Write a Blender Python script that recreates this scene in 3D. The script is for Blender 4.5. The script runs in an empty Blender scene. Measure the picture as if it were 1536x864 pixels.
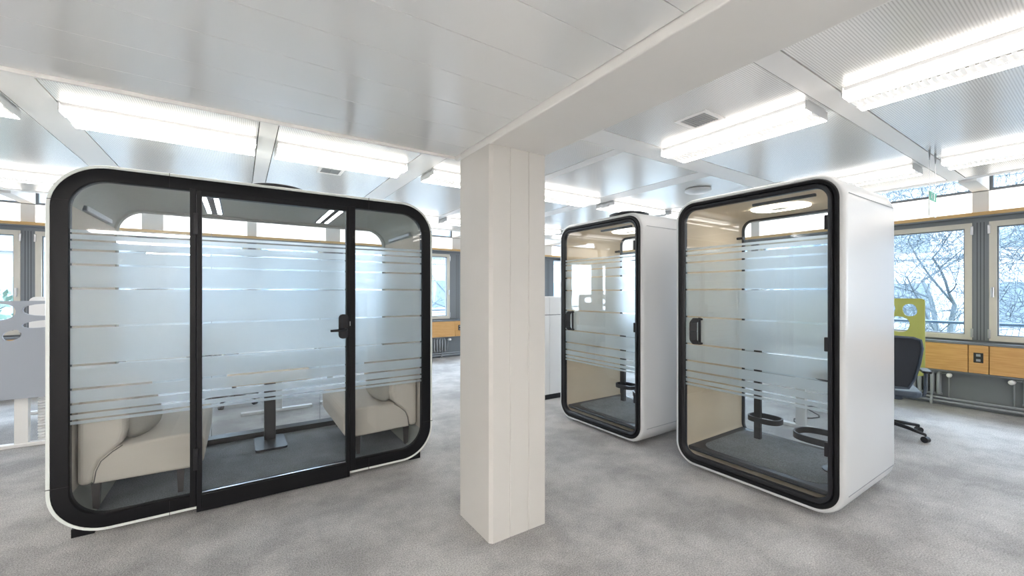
import bpy, bmesh, math, random
from mathutils import Vector, Matrix
random.seed(7)
D = bpy.data
COL = bpy.context.scene.collection
PI = math.pi

# ------------------------------------------------------------------ materials
def mat(name, color=(.8,.8,.8), rough=.5, metal=0.0, spec=.5, emit=None, estr=0, noise=None, bump=None):
    m = D.materials.new(name); m.use_nodes = True
    nt = m.node_tree; b = nt.nodes['Principled BSDF']
    b.inputs['Base Color'].default_value = (*color, 1)
    b.inputs['Roughness'].default_value = rough
    b.inputs['Metallic'].default_value = metal
    b.inputs['Specular IOR Level'].default_value = spec
    if emit:
        b.inputs['Emission Color'].default_value = (*emit, 1)
        b.inputs['Emission Strength'].default_value = estr
    tc = nt.nodes.new('ShaderNodeTexCoord')
    if noise:                      # (scale, amount, detail)
        n = nt.nodes.new('ShaderNodeTexNoise'); n.inputs['Scale'].default_value = noise[0]
        n.inputs['Detail'].default_value = noise[2] if len(noise) > 2 else 3
        nt.links.new(tc.outputs['Object'], n.inputs['Vector'])
        mx = nt.nodes.new('ShaderNodeMix'); mx.data_type = 'RGBA'
        a = noise[1]
        mx.inputs['A'].default_value = (*[c*(1-a) for c in color], 1)
        mx.inputs['B'].default_value = (*[min(1, c*(1+a)) for c in color], 1)
        nt.links.new(n.outputs['Fac'], mx.inputs['Factor'])
        nt.links.new(mx.outputs['Result'], b.inputs['Base Color'])
    if bump:                       # (scale, strength, distance)
        n = nt.nodes.new('ShaderNodeTexNoise'); n.inputs['Scale'].default_value = bump[0]
        nt.links.new(tc.outputs['Object'], n.inputs['Vector'])
        bp = nt.nodes.new('ShaderNodeBump'); bp.inputs['Strength'].default_value = bump[1]
        bp.inputs['Distance'].default_value = bump[2]
        nt.links.new(n.outputs['Fac'], bp.inputs['Height'])
        nt.links.new(bp.outputs['Normal'], b.inputs['Normal'])
    return m

def math_node(nt, op, a, b=None):
    n = nt.nodes.new('ShaderNodeMath'); n.operation = op
    for i, v in enumerate((a, b)):
        if v is None: continue
        if isinstance(v, (int, float)): n.inputs[i].default_value = v
        else: nt.links.new(v, n.inputs[i])
    return n.outputs[0]

def mat_perforated(name, color, rough, pitch=.0125, rad=.27):
    m = mat(name, color, rough, metal=.08, spec=.8)
    nt = m.node_tree; b = nt.nodes['Principled BSDF']
    tc = nt.nodes.new('ShaderNodeTexCoord')
    s = nt.nodes.new('ShaderNodeSeparateXYZ'); nt.links.new(tc.outputs['Object'], s.inputs[0])
    r = []
    for ax in 'XY':
        k = math_node(nt, 'MULTIPLY', s.outputs[ax], 1/pitch)
        k = math_node(nt, 'FRACT', k); k = math_node(nt, 'SUBTRACT', k, .5)
        r.append(math_node(nt, 'MULTIPLY', k, k))
    d = math_node(nt, 'ADD', r[0], r[1])
    hole = math_node(nt, 'LESS_THAN', d, rad*rad)
    mx = nt.nodes.new('ShaderNodeMix'); mx.data_type = 'RGBA'
    mx.inputs['A'].default_value = (*color, 1); mx.inputs['B'].default_value = (.46,.445,.43, 1)
    nt.links.new(hole, mx.inputs['Factor']); nt.links.new(mx.outputs['Result'], b.inputs['Base Color'])
    return m

def mat_carpet(name, c1, c2, blue=0):
    m = mat(name, c1, .95, spec=.1)
    nt = m.node_tree; b = nt.nodes['Principled BSDF']
    tc = nt.nodes.new('ShaderNodeTexCoord')
    n1 = nt.nodes.new('ShaderNodeTexNoise'); n1.inputs['Scale'].default_value = 1.6; n1.inputs['Detail'].default_value = 8
    n1.inputs['Roughness'].default_value = .68
    n2 = nt.nodes.new('ShaderNodeTexNoise'); n2.inputs['Scale'].default_value = 130; n2.inputs['Detail'].default_value = 3
    n3 = nt.nodes.new('ShaderNodeTexVoronoi'); n3.inputs['Scale'].default_value = 150
    for n in (n1, n2, n3): nt.links.new(tc.outputs['Object'], n.inputs['Vector'])
    r = nt.nodes.new('ShaderNodeValToRGB')
    r.color_ramp.elements[0].position = .40; r.color_ramp.elements[1].position = .60
    r.color_ramp.elements[0].color = (*c1, 1); r.color_ramp.elements[1].color = (*c2, 1)
    nt.links.new(n1.outputs['Fac'], r.inputs['Fac'])
    r2 = nt.nodes.new('ShaderNodeValToRGB')
    r2.color_ramp.elements[0].position = .35; r2.color_ramp.elements[1].position = .65
    r2.color_ramp.elements[0].color = (.72,.72,.72, 1); r2.color_ramp.elements[1].color = (1.2,1.2,1.2, 1)
    nt.links.new(n2.outputs['Fac'], r2.inputs['Fac'])
    mx = nt.nodes.new('ShaderNodeMix'); mx.data_type = 'RGBA'; mx.blend_type = 'MULTIPLY'; mx.inputs['Factor'].default_value = 1
    nt.links.new(r.outputs['Color'], mx.inputs['A']); nt.links.new(r2.outputs['Color'], mx.inputs['B'])
    nt.links.new(mx.outputs['Result'], b.inputs['Base Color'])
    bp = nt.nodes.new('ShaderNodeBump'); bp.inputs['Strength'].default_value = .6; bp.inputs['Distance'].default_value = .004
    nt.links.new(n3.outputs['Distance'], bp.inputs['Height']); nt.links.new(bp.outputs['Normal'], b.inputs['Normal'])
    return m

def mat_wood(name, c1, c2, scale=(1, 1, 14)):
    m = mat(name, c1, .45)
    nt = m.node_tree; b = nt.nodes['Principled BSDF']
    tc = nt.nodes.new('ShaderNodeTexCoord'); mp = nt.nodes.new('ShaderNodeMapping')
    mp.inputs['Scale'].default_value = scale
    nt.links.new(tc.outputs['Object'], mp.inputs['Vector'])
    n = nt.nodes.new('ShaderNodeTexNoise'); n.inputs['Scale'].default_value = 5; n.inputs['Detail'].default_value = 6
    nt.links.new(mp.outputs['Vector'], n.inputs['Vector'])
    r = nt.nodes.new('ShaderNodeValToRGB'); r.color_ramp.elements[0].position = .3; r.color_ramp.elements[1].position = .7
    r.color_ramp.elements[0].color = (*c1, 1); r.color_ramp.elements[1].color = (*c2, 1)
    nt.links.new(n.outputs['Fac'], r.inputs['Fac']); nt.links.new(r.outputs['Color'], b.inputs['Base Color'])
    return m

def mat_glass(name, tint=(.93,.96,.97), refl=1.0):
    m = D.materials.new(name); m.use_nodes = True; nt = m.node_tree; nt.nodes.clear()
    o = nt.nodes.new('ShaderNodeOutputMaterial'); t = nt.nodes.new('ShaderNodeBsdfTransparent')
    t.inputs['Color'].default_value = (*tint, 1)
    g = nt.nodes.new('ShaderNodeBsdfGlossy'); g.inputs['Roughness'].default_value = .015
    g.inputs['Color'].default_value = (refl, refl, refl, 1)
    lw = nt.nodes.new('ShaderNodeLayerWeight'); lw.inputs['Blend'].default_value = .5
    f = math_node(nt, 'POWER', lw.outputs['Facing'], 4.5)
    f = math_node(nt, 'MULTIPLY', f, .88); f = math_node(nt, 'ADD', f, .07)
    mx = nt.nodes.new('ShaderNodeMixShader')
    nt.links.new(f, mx.inputs[0]); nt.links.new(t.outputs[0], mx.inputs[1]); nt.links.new(g.outputs[0], mx.inputs[2])
    nt.links.new(mx.outputs[0], o.inputs['Surface'])
    return m

def mat_frost(name, col=(.88,.96,1.0), tl=.36):
    m = D.materials.new(name); m.use_nodes = True; nt = m.node_tree; nt.nodes.clear()
    o = nt.nodes.new('ShaderNodeOutputMaterial')
    t = nt.nodes.new('ShaderNodeBsdfTranslucent'); t.inputs['Color'].default_value = (*col, 1)
    d = nt.nodes.new('ShaderNodeBsdfDiffuse'); d.inputs['Color'].default_value = (*col, 1)
    r = nt.nodes.new('ShaderNodeBsdfRefraction'); r.inputs['Roughness'].default_value = .40; r.inputs['IOR'].default_value = 1.25
    r.inputs['Color'].default_value = (.975, .99, 1, 1)
    a = nt.nodes.new('ShaderNodeMixShader'); a.inputs[0].default_value = .38
    nt.links.new(t.outputs[0], a.inputs[1]); nt.links.new(d.outputs[0], a.inputs[2])
    b = nt.nodes.new('ShaderNodeMixShader'); b.inputs[0].default_value = 1-tl
    nt.links.new(a.outputs[0], b.inputs[1]); nt.links.new(r.outputs[0], b.inputs[2])
    nt.links.new(b.outputs[0], o.inputs['Surface'])
    return m

def mat_emit(name, color, strength):
    m = D.materials.new(name); m.use_nodes = True; nt = m.node_tree; nt.nodes.clear()
    o = nt.nodes.new('ShaderNodeOutputMaterial'); e = nt.nodes.new('ShaderNodeEmission')
    e.inputs['Color'].default_value = (*color, 1); e.inputs['Strength'].default_value = strength
    nt.links.new(e.outputs[0], o.inputs['Surface'])
    return m

def mat_facade(name, wall, win, sx, sz):
    m = mat(name, wall, .8)
    return m

M = {}
M['carpet'] = mat_carpet('carpet_grey', (.36,.35,.343), (.53,.515,.50))
M['carpet_in'] = mat_carpet('carpet_booth', (.17,.18,.19), (.24,.25,.26))
M['paint'] = mat('column_paint', (.60,.575,.54), .55, noise=(6, .02), bump=(40, .08, .002))
M['beam'] = mat('beam_paint', (.82,.80,.77), .5, noise=(6, .015))
M['soffit'] = mat('soffit_metal', (.88,.885,.88), .17, metal=.12, spec=.8)
M['perf'] = mat_perforated('perforated_metal', (.92,.91,.89), .24)
M['strip'] = mat('ceiling_strip', (.93,.905,.88), .4)
M['dark'] = mat('dark_gap', (.03,.03,.03), .9)
M['white'] = mat('white_lacquer', (.66,.665,.67), .32, spec=.5)
M['rim'] = mat('rim_white', (.74,.77,.73), .35)
M['black'] = mat('black_powder', (.006,.006,.0075), .45, spec=.25)
M['black2'] = mat('black_rubber', (.016,.016,.019), .38, spec=.35)
M['charcoal'] = mat('charcoal_plastic', (.022,.023,.027), .45, spec=.35)
M['felt'] = mat('booth_felt', (.36,.365,.32), .9, noise=(30, .05))
M['felt2'] = mat('booth_felt_beige', (.50,.44,.36), .9, noise=(30, .05))
M['beige'] = mat('booth_beige_panel', (.70,.57,.41), .7, noise=(4, .05))
M['beige_c'] = mat('booth_ceiling_beige', (.56,.52,.43), .7)
M['glass'] = mat_glass('clear_glass', (.90,.94,.965), .9)
M['wglass'] = mat_glass('window_glass', (.97,.98,.99), .5)
M['frost'] = mat_frost('frosted_film')
M['sofa'] = mat('sofa_fabric', (.53,.465,.39), .9, noise=(300, .08), bump=(400, .2, .001))
M['pillow'] = mat('pillow_fabric', (.40,.37,.32), .95, noise=(120, .12), bump=(200, .3, .002))
M['legwood'] = mat('dark_leg', (.05,.04,.038), .5)
M['wgrey'] = mat('window_wall_grey', (.185,.20,.215), .5)
M['wgrey2'] = mat('parapet_grey', (.16,.17,.185), .6)
M['wframe'] = mat('window_frame_beige', (.62,.58,.50), .4)
M['wood'] = mat_wood('duct_wood', (.55,.29,.09), (.66,.38,.14))
M['ledge'] = mat_wood('ledge_wood', (.55,.33,.12), (.68,.45,.20))
M['wall'] = mat('wall_white', (.78,.77,.75), .7)
M['rad'] = mat('radiator_grey', (.30,.32,.34), .45)
M['deskw'] = mat('desk_white', (.78,.77,.75), .35)
M['screenw'] = mat('screen_greywhite', (.37,.40,.45), .75)
M['screeng'] = mat('screen_green', (.36,.38,.10), .8)
M['mesh'] = mat('chair_mesh', (.03,.035,.045), .8)
M['chairb'] = mat('chair_blue_grey', (.05,.07,.10), .5)
M['steel'] = mat('steel', (.5,.5,.52), .3, 1)
M['wlight'] = mat_emit('luminous_wall', (1,.95,.88), .9)
M['tube'] = mat_emit('fluorescent', (1,.955,.91), 2.9)
M['panel'] = mat_emit('fill_panel', (1,.97,.94), 25)  # glow of the added fill panels behind the camera
M['louvre'] = mat('louvre_white', (.85,.84,.82), .3, emit=(1,.96,.92), estr=.12)
M['louvre_gap'] = mat('louvre_gap', (.16,.15,.14), .6, emit=(1,.92,.85), estr=.03)
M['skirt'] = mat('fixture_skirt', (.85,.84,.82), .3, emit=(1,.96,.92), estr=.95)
M['led'] = mat_emit('led', (1,.97,.94), 4)
M['halo'] = mat_emit('halo', (1,.95,.86), 3.2)
M['acryl'] = mat('acrylic', (.75,.88,.82), .2)
M['green'] = mat('sign_green', (.05,.45,.30), .5)
M['tree'] = mat('bark', (.07,.09,.10), .9)
M['twig'] = mat('twig', (.06,.08,.095), .9)
M['build'] = mat('facade_white', (.44,.45,.46), .8)
M['build2'] = mat('facade_grey', (.30,.32,.34), .8)
M['bwin'] = mat('facade_window', (.13,.165,.19), .2)
M['leaf'] = mat('leaf', (.07,.12,.09), .8, noise=(8, .4))
M['ground'] = mat('ground', (.2,.21,.2), .9)
M['rail'] = mat('rail_blue', (.10,.16,.22), .5)
M['vent'] = mat('vent_grey', (.42,.40,.38), .5)
M['cable'] = mat('cable_black', (.02,.02,.02), .6)

# ------------------------------------------------------------------ mesh builder
class MB:
    def __init__(s): s.v = []; s.f = []; s.mi = []; s.cur = 0
    def add(s, vs, fs):
        b = len(s.v); s.v += [tuple(p) for p in vs]
        for f in fs: s.f.append(tuple(b+i for i in f)); s.mi.append(s.cur)
        return s
    def box(s, x0, x1, y0, y1, z0, z1):
        return s.add([(x0,y0,z0),(x1,y0,z0),(x1,y1,z0),(x0,y1,z0),(x0,y0,z1),(x1,y0,z1),(x1,y1,z1),(x0,y1,z1)],
                     [(3,2,1,0),(4,5,6,7),(0,1,5,4),(1,2,6,5),(2,3,7,6),(3,0,4,7)])
    def prism(s, poly, d0, d1, plane='xy'):
        """poly in 2D, extruded. plane xy -> z ; xz -> y ; yz -> x"""
        def P(a, b, d):
            return {'xy': (a,b,d), 'xz': (a,d,b), 'yz': (d,a,b)}[plane]
        n = len(poly)
        vs = [P(a,b,d0) for a,b in poly]+[P(a,b,d1) for a,b in poly]
        fs = [tuple(range(n-1,-1,-1)), tuple(range(n,2*n))]+[(i,(i+1)%n,n+(i+1)%n,n+i) for i in range(n)]
        return s.add(vs, fs)
    def tube(s, pts, r, n=8, cap=True, closed=False):
        pts = [Vector(p) for p in pts]; m = len(pts)
        rs = r if isinstance(r, (list, tuple)) else [r]*m
        b = len(s.v); prev = None
        for i, p in enumerate(pts):
            if closed: t = pts[(i+1)%m]-pts[i-1]
            else: t = pts[min(i+1,m-1)]-pts[max(i-1,0)]
            t.normalize()
            if prev is None:
                a = Vector((0,0,1)) if abs(t.z) < .9 else Vector((1,0,0)); u = t.cross(a).normalized()
            else:
                u = (prev-t*prev.dot(t)).normalized()
            prev = u; w = t.cross(u)
            for k in range(n):
                an = 2*PI*k/n; s.v.append(tuple(p+(u*math.cos(an)+w*math.sin(an))*rs[i]))
        segs = m if closed else m-1
        for i in range(segs):
            j = (i+1) % m
            for k in range(n):
                s.f.append((b+i*n+k, b+i*n+(k+1)%n, b+j*n+(k+1)%n, b+j*n+k)); s.mi.append(s.cur)
        if cap and not closed:
            s.f.append(tuple(b+k for k in range(n-1,-1,-1))); s.mi.append(s.cur)
            s.f.append(tuple(b+(m-1)*n+k for k in range(n))); s.mi.append(s.cur)
        return s
    def lathe(s, prof, c=(0,0,0), n=24):
        vs = []; fs = []
        for r, z in prof:
            for k in range(n):
                a = 2*PI*k/n; vs.append((c[0]+r*math.cos(a), c[1]+r*math.sin(a), c[2]+z))
        for i in range(len(prof)-1):
            for k in range(n):
                fs.append((i*n+k, i*n+(k+1)%n, (i+1)*n+(k+1)%n, (i+1)*n+k))
        fs.append(tuple(range(n-1,-1,-1))); fs.append(tuple((len(prof)-1)*n+k for k in range(n)))
        return s.add(vs, fs)
    def loft(s, rect, sections, seg=8, cyclic=True):
        """rounded-rectangle rings in local XZ; rect=(x0,x1,z0,z1,r); sections=(y, inset)"""
        rings = []
        for d, ins in sections:
            rings.append([(x, d, z) for x, z in rrect(rect[0]+ins, rect[1]-ins, rect[2]+ins, rect[3]-ins, max(.004, rect[4]-ins), seg)])
        n = len(rings[0]); b = len(s.v)
        for r in rings: s.v += r
        k = len(rings)
        for i in range(k if cyclic else k-1):
            j = (i+1) % k
            for q in range(n):
                s.f.append((b+i*n+q, b+j*n+q, b+j*n+(q+1)%n, b+i*n+(q+1)%n)); s.mi.append(s.cur)
        return s
    def build(s, name, m, parent=None, smooth=False, bevel=0, seg=2, sub=0, auto=None):
        me = D.meshes.new(name); me.from_pydata(s.v, [], s.f)
        ms = m if isinstance(m, (list, tuple)) else [m]
        for x in ms: me.materials.append(M[x])
        me.polygons.foreach_set('material_index', s.mi)
        bm = bmesh.new(); bm.from_mesh(me); bmesh.ops.recalc_face_normals(bm, faces=bm.faces)
        if auto:
            for e in bm.edges:
                e.smooth = len(e.link_faces) == 2 and e.calc_face_angle(0) < math.radians(auto)
            smooth = True
        for f in bm.faces: f.smooth = smooth
        bm.to_mesh(me); bm.free(); me.update()
        o = D.objects.new(name, me); COL.objects.link(o)
        if parent: o.parent = parent
        if bevel:
            b = o.modifiers.new('bevel', 'BEVEL'); b.width = bevel; b.segments = seg; b.limit_method = 'ANGLE'
        if sub:
            b = o.modifiers.new('sub', 'SUBSURF'); b.levels = sub; b.render_levels = sub
        return o

def rrect(x0, x1, z0, z1, r, seg=8):
    p = []
    for cx, cz, a0 in ((x1-r, z1-r, 0), (x0+r, z1-r, 90), (x0+r, z0+r, 180), (x1-r, z0+r, 270)):
        for i in range(seg+1):
            a = math.radians(a0+90*i/seg); p.append((cx+r*math.cos(a), cz+r*math.sin(a)))
    return p

def plate(outer, holes, t, name, m, parent=None, plane='xz', bevel=0):
    """flat plate in local XZ with holes, thickness t along Y"""
    bm = bmesh.new()
    for loop in [outer]+holes:
        vs = [bm.verts.new((a, 0, b)) for a, b in loop]
        for i in range(len(vs)): bm.edges.new((vs[i], vs[(i+1)%len(vs)]))
    bmesh.ops.triangle_fill(bm, use_beauty=True, use_dissolve=False, edges=bm.edges[:])
    r = bmesh.ops.extrude_face_region(bm, geom=bm.faces[:])
    bmesh.ops.translate(bm, vec=(0, t, 0), verts=[g for g in r['geom'] if isinstance(g, bmesh.types.BMVert)])
    bmesh.ops.recalc_face_normals(bm, faces=bm.faces)
    me = D.meshes.new(name); bm.to_mesh(me); bm.free(); me.materials.append(M[m])
    o = D.objects.new(name, me); COL.objects.link(o)
    if parent: o.parent = parent
    return o

def tag(o, label, cat, group=None, kind=None):
    if label: o['label'] = label
    if cat: o['category'] = cat
    if group: o['group'] = group
    if kind: o['kind'] = kind
    return o
def struct(o): o['kind'] = 'structure'; return o
def thing(name, label, cat, loc=(0,0,0), rz=0, group=None):
    o = D.objects.new(name, None); COL.objects.link(o); o.empty_display_size = .1
    o.location = loc; o.rotation_euler = (0, 0, rz)
    return tag(o, label, cat, group)
def dup(root, loc, rz, label=None, group=None):
    r = root.copy(); COL.objects.link(r); r.location = loc; r.rotation_euler = (0, 0, rz)
    if label: r['label'] = label
    if group: r['group'] = group
    for ch in list(root.children):
        c = ch.copy(); COL.objects.link(c); c.parent = r
        for g in list(ch.children):
            d = g.copy(); COL.objects.link(d); d.parent = c
    return r

# ------------------------------------------------------------------ dimensions
XW, YW = 7.60, 8.55           # right and back window walls
XL, YB = -6.2, -4.2           # far left wall, wall behind the camera
ZC = 2.725                    # metal ceiling
P = 1.3255                    # bay pitch
PX = [-5.108, -3.7825, -2.457, -1.1315, .194, 1.5195, 2.845, 4.1705, 5.496, 6.8215]      # back wall pier centres
PXW = [False, True, False, True, False, True, False, True, False, True]
PY = [-2.946, -1.621, -.295, 1.03, 2.3555, 3.681, 5.0065, 6.332, 7.6575]
PYW = [True, False, True, False, True, False, True, False, True]

# ------------------------------------------------------------------ floor and plain walls
struct(MB().box(XL-.2, XW+.3, YB-.2, YW+.3, -.2, 0).build('floor', 'carpet'))
struct(MB().box(XL-.2, XL, YB-.2, YW+.3, 0, 3.1).build('wall_left', 'wall'))
struct(MB().box(XL, XW+.3, YB-.2, YB, 0, 3.1).build('wall_front', 'wall'))

# window wall generator: local frame: u along wall, d outward (0 = inner face)
def wall_back(u, d, z): return (u, YW+d, z)
def wall_right(u, d, z): return (XW+d, u, z)
def wbox(mb, W, u0, u1, d0, d1, z0, z1):
    a = W(u0, d0, z0); b = W(u1, d1, z1)
    mb.box(min(a[0],b[0]), max(a[0],b[0]), min(a[1],b[1]), max(a[1],b[1]), z0, z1)

ZWB, ZWT = .865, 2.315        # window opening
win_no = [0]; trim_no = [0]
def trim(mb, m, **k):
    trim_no[0] += 1
    return struct(mb.build('trim_%d' % trim_no[0], m, **k))

def window(W, u0, u1):
    win_no[0] += 1
    r = D.objects.new('window_%d' % win_no[0], None); COL.objects.link(r); struct(r)
    a = W((u0+u1)/2, .03, ZWB); r.location = a
    def L(mb):
        mb.v = [(x-a[0], y-a[1], z-a[2]) for x, y, z in mb.v]; return mb
    m = MB(); fw = .062
    for A in ((u0, u0+fw, ZWB, ZWT), (u1-fw, u1, ZWB, ZWT), (u0+fw, u1-fw, ZWB, ZWB+fw), (u0+fw, u1-fw, ZWT-fw, ZWT)):
        wbox(m, W, A[0], A[1], -.012, .05, A[2], A[3])
    L(m).build('window_frame', 'wframe', r)
    m = MB(); g = .012
    for A in ((u0+fw, u0+fw+g, ZWB+fw, ZWT-fw), (u1-fw-g, u1-fw, ZWB+fw, ZWT-fw), (u0+fw+g, u1-fw-g, ZWB+fw, ZWB+fw+g), (u0+fw+g, u1-fw-g, ZWT-fw-g, ZWT-fw)):
        wbox(m, W, A[0], A[1], .012, .05, A[2], A[3])
    L(m).build('glazing_bead', 'wgrey', r)
    m = MB(); p = [W(u0+fw, .035, ZWB+fw), W(u1-fw, .035, ZWB+fw), W(u1-fw, .035, ZWT-fw), W(u0+fw, .035, ZWT-fw)]
    m.add(p, [(0,1,2,3)]); L(m).build('pane', 'wglass', r)
    for uu in (u0, u1):
        for zz in (ZWB+.03, ZWT-.15):
            m = MB(); wbox(m, W, uu-.012, uu+.012, -.022, -.012, zz, zz+.11)
            L(m).build('hinge', 'steel', r, bevel=.004)
    m = MB(); wbox(m, W, u1-.04, u1-.02, -.05, -.012, ZWB+.62, ZWB+.65); wbox(m, W, u1-.042, u1-.018, -.06, -.045, ZWB+.53, ZWB+.65)
    L(m).build('handle', 'steel', r, bevel=.004)

ORD = ['first', 'second', 'third', 'fourth', 'fifth', 'sixth', 'seventh', 'eighth', 'ninth', 'tenth', 'eleventh', 'twelfth']
def window_wall(W, name, cen, wide, umin, umax, inner_sign):
    m = MB()
    wbox(m, W, umin, umax, .02, .25, 0, ZWB)                # parapet
    wbox(m, W, umin, umax, .0, .25, ZWT, 2.44)              # header
    edges = []
    n = len(cen)
    for c, w in zip(cen, wide):
        h = .19 if w else .07
        u0, u1 = max(umin, c-h), min(umax, c+h)
        wbox(m, W, u0, u1, 0, .25, ZWB, ZWT)
        edges.append((u0, u1))
    if cen[0]-umin > .4: wbox(m, W, umin, umin+.1, 0, .25, ZWB, ZWT)
    if umax-cen[-1] > .4: wbox(m, W, umax-.12, umax+.1, 0, .25, ZWB, ZWT)
    struct(m.build('wall_'+name, 'wgrey'))
    # grooves on the piers
    g = MB()
    for c, w in zip(cen, wide):
        for du in (-.028, 0, .028):
            wbox(g, W, c+du-.0025, c+du+.0025, -.001, .001, ZWB, ZWT)
    trim(g, 'charcoal')
    # windows
    spans = []
    lo = [umin+.1]+[e[1] for e in edges]; hi = [e[0] for e in edges]+[umax-.12]
    for a, b in zip(lo, hi):
        if b-a > .5: window(W, a, b); spans.append((a, b))
    # wooden ledge
    m = MB(); wbox(m, W, umin, umax, -.11, .02, 2.388, 2.43); trim(m, 'ledge')
    m = MB(); wbox(m, W, umin, umax, -.105, -.0, 2.372, 2.388); trim(m, 'wgrey')
    # luminous band: back plate + panels
    m = MB(); wbox(m, W, umin, umax, .012, .05, 2.43, 2.69); trim(m, 'wall')
    bounds = []
    for c, w in zip(cen, wide): bounds.append((c-(.13 if w else .07), c+(.13 if w else .07)))
    lo = [umin+.02]+[e[1] for e in bounds]; hi = [e[0] for e in bounds]+[umax-.02]
    pn = [(a, b) for a, b in zip(lo, hi) if b-a > .25]
    pn.sort(key=lambda t: -t[1])
    for i, (a, b) in enumerate(pn):
        mm = MB(); wbox(mm, W, a, b, 0, .012, 2.432, 2.688)
        side = 'leftward from' if name == 'back' else 'rightward from'
        tag(mm.build('luminous_panel', 'wlight'), 'glowing panel above wooden ledge, %s %s the room corner, %s wall' % (ORD[i], side, 'far' if name == 'back' else 'right-hand'), 'wall light', 'luminous panels above the windows')
    # piers in front of the band
    m = MB()
    for (a, b) in bounds: wbox(m, W, a, b, -.004, .012, 2.43, 2.69)
    trim(m, 'wall')
    # beams from the ceiling edge to the wall and clerestory
    m = MB()
    for c, w in zip(cen, wide):
        h = .13 if w else .07
        wbox(m, W, c-h, c+h, -.75, .05, 2.70, 3.05)
    trim(m, 'wall')
    m = MB(); wbox(m, W, umin, umax, .02, .10, 2.69, 2.725); wbox(m, W, umin, umax, .02, .10, 3.02, 3.1)
    for c, w in zip(cen, wide):
        h = .13 if w else .07
        wbox(m, W, c-h-.03, c-h, .02, .1, 2.725, 3.02); wbox(m, W, c+h, c+h+.03, .02, .1, 2.725, 3.02)
    trim(m, 'wgrey')
    m = MB(); p = [W(umin, .06, 2.725), W(umax, .06, 2.725), W(umax, .06, 3.02), W(umin, .06, 3.02)]
    m.add(p, [(0,1,2,3)]); win_no[0] += 1; struct(m.build('window_%d' % win_no[0], 'wglass'))
    # window sill + wooden duct
    m = MB(); wbox(m, W, umin, umax, -.13, .0, .812, .84); wbox(m, W, umin, umax, -.13, .02, .448, .466); trim(m, 'wgrey2')
    dt = MB()
    e2 = [umin+.02]
    for c, w in zip(cen, wide): e2 += [c-.11, c+.11] if w else [c-.085, c+.085]
    e2.append(umax-.15)
    for a, b in zip(e2[:-1], e2[1:]):
        if b-a > .03: wbox(dt, W, a+.004, b-.004, -.13, .0, .47, .808)
    o = trim(dt, 'wood', bevel=.003)
    # floor pipe
    m = MB()
    m.tube([W(umin+.1, -.06, .10), W(umax-.2, -.06, .10)], .014); m.tube([W(umin+.1, -.06, .055), W(umax-.2, -.06, .055)], .014)
    trim(m, 'rad', smooth=True)
    return spans

spB = window_wall(wall_back, 'back', PX, PXW, XL, XW, 1)
spR = window_wall(wall_right, 'right', PY, PYW, YB, YW, 1)

# sockets on the duct
def socket(W, u, label):
    m = MB(); wbox(m, W, u-.04, u+.04, -.137, -.13, .60, .72)
    r = thing('power_socket', label, 'socket', W(u, -.13, .66))
    a = r.location.copy()
    m.v = [(x-a[0], y-a[1], z-a[2]) for x, y, z in m.v]; m.build('socket_plate', 'cable', r, bevel=.003)
    for dz in (-.03, .03):
        m = MB(); wbox(m, W, u-.018, u+.018, -.14, -.137, .66+dz-.014, .66+dz+.014)
        m.v = [(x-a[0], y-a[1], z-a[2]) for x, y, z in m.v]; m.build('outlet', 'rad', r)
socket(wall_right, 1.03, 'black double power socket on wooden duct below the right-hand windows')
socket(wall_back, 4.17, 'black power socket on wooden duct of the far wall beside the column')

# radiators
def radiator(W, u0, u1, label, valve):
    c = W((u0+u1)/2, -.02, 0); r = thing('radiator', label, 'radiator', c)
    def L(mb): mb.v = [(x-c[0], y-c[1], z-c[2]) for x, y, z in mb.v]; return mb
    n = int((u1-u0)/.058); m = MB()
    for i in range(n):
        u = u0+(i+.5)*(u1-u0)/n
        for d in (-.08, -.04):
            m.tube([W(u, d, .145), W(u, d, .16), W(u, d, .41), W(u, d, .425)], [.014,.021,.021,.014], 8)
        m.tube([W(u, -.09, .15), W(u, -.03, .15)], .016, 8); m.tube([W(u, -.09, .42), W(u, -.03, .42)], .016, 8)
    L(m).build('radiator_columns', 'rad', r, smooth=True)
    m = MB(); m.tube([W(u0, -.06, .15), W(u1, -.06, .15)], .016); m.tube([W(u0, -.06, .42), W(u1, -.06, .42)], .016)
    L(m).build('header_pipe', 'rad', r, smooth=True)
    for u in (u0+.1, u1-.1):
        m = MB(); m.box(*(lambda a, b: (min(a[0],b[0]), max(a[0],b[0]), min(a[1],b[1]), max(a[1],b[1])))(W(u-.012, -.075, 0), W(u+.012, -.045, 0)), 0, .14)
        L(m).build('foot', 'rad', r)
    if valve:
        s = 1 if valve > 0 else -1; ub = u1 if s > 0 else u0
        m = MB(); m.tube([W(ub, -.06, .42), W(ub+s*.06, -.06, .42), W(ub+s*.07, -.06, .42)], .011, 8)
        m.tube([W(ub+s*.06, -.06, .42), W(ub+s*.06, -.06, .12)], .007, 8)
        L(m).build('valve_pipe', 'rad', r, smooth=True)
        m = MB(); m.tube([W(ub+s*.065, -.05, .405), W(ub+s*.068, -.10, .405), W(ub+s*.075, -.14, .405), W(ub+s*.075, -.15, .405)], [.022,.026,.026,.016], 14)
        L(m).build('thermostat_head', 'deskw', r, smooth=True)
radiator(wall_right, 1.35, 2.07, 'grey column radiator behind the green desk screen', -1)
radiator(wall_right, .0, .70, 'grey column radiator cut by the right edge of the picture', 1)
radiator(wall_right, 2.62, 3.4, 'grey column radiator on the right-hand wall hidden behind the nearer phone booth', -1)
radiator(wall_back, 3.05, 3.86, 'grey column radiator on the far wall between meeting booth and column', 1)
radiator(wall_back, .38, 1.16, 'grey column radiator behind the meeting booth sofa on the right', 1)
radiator(wall_back, -.95, -.15, 'grey column radiator on the far wall behind the meeting booth door', 1)
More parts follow.
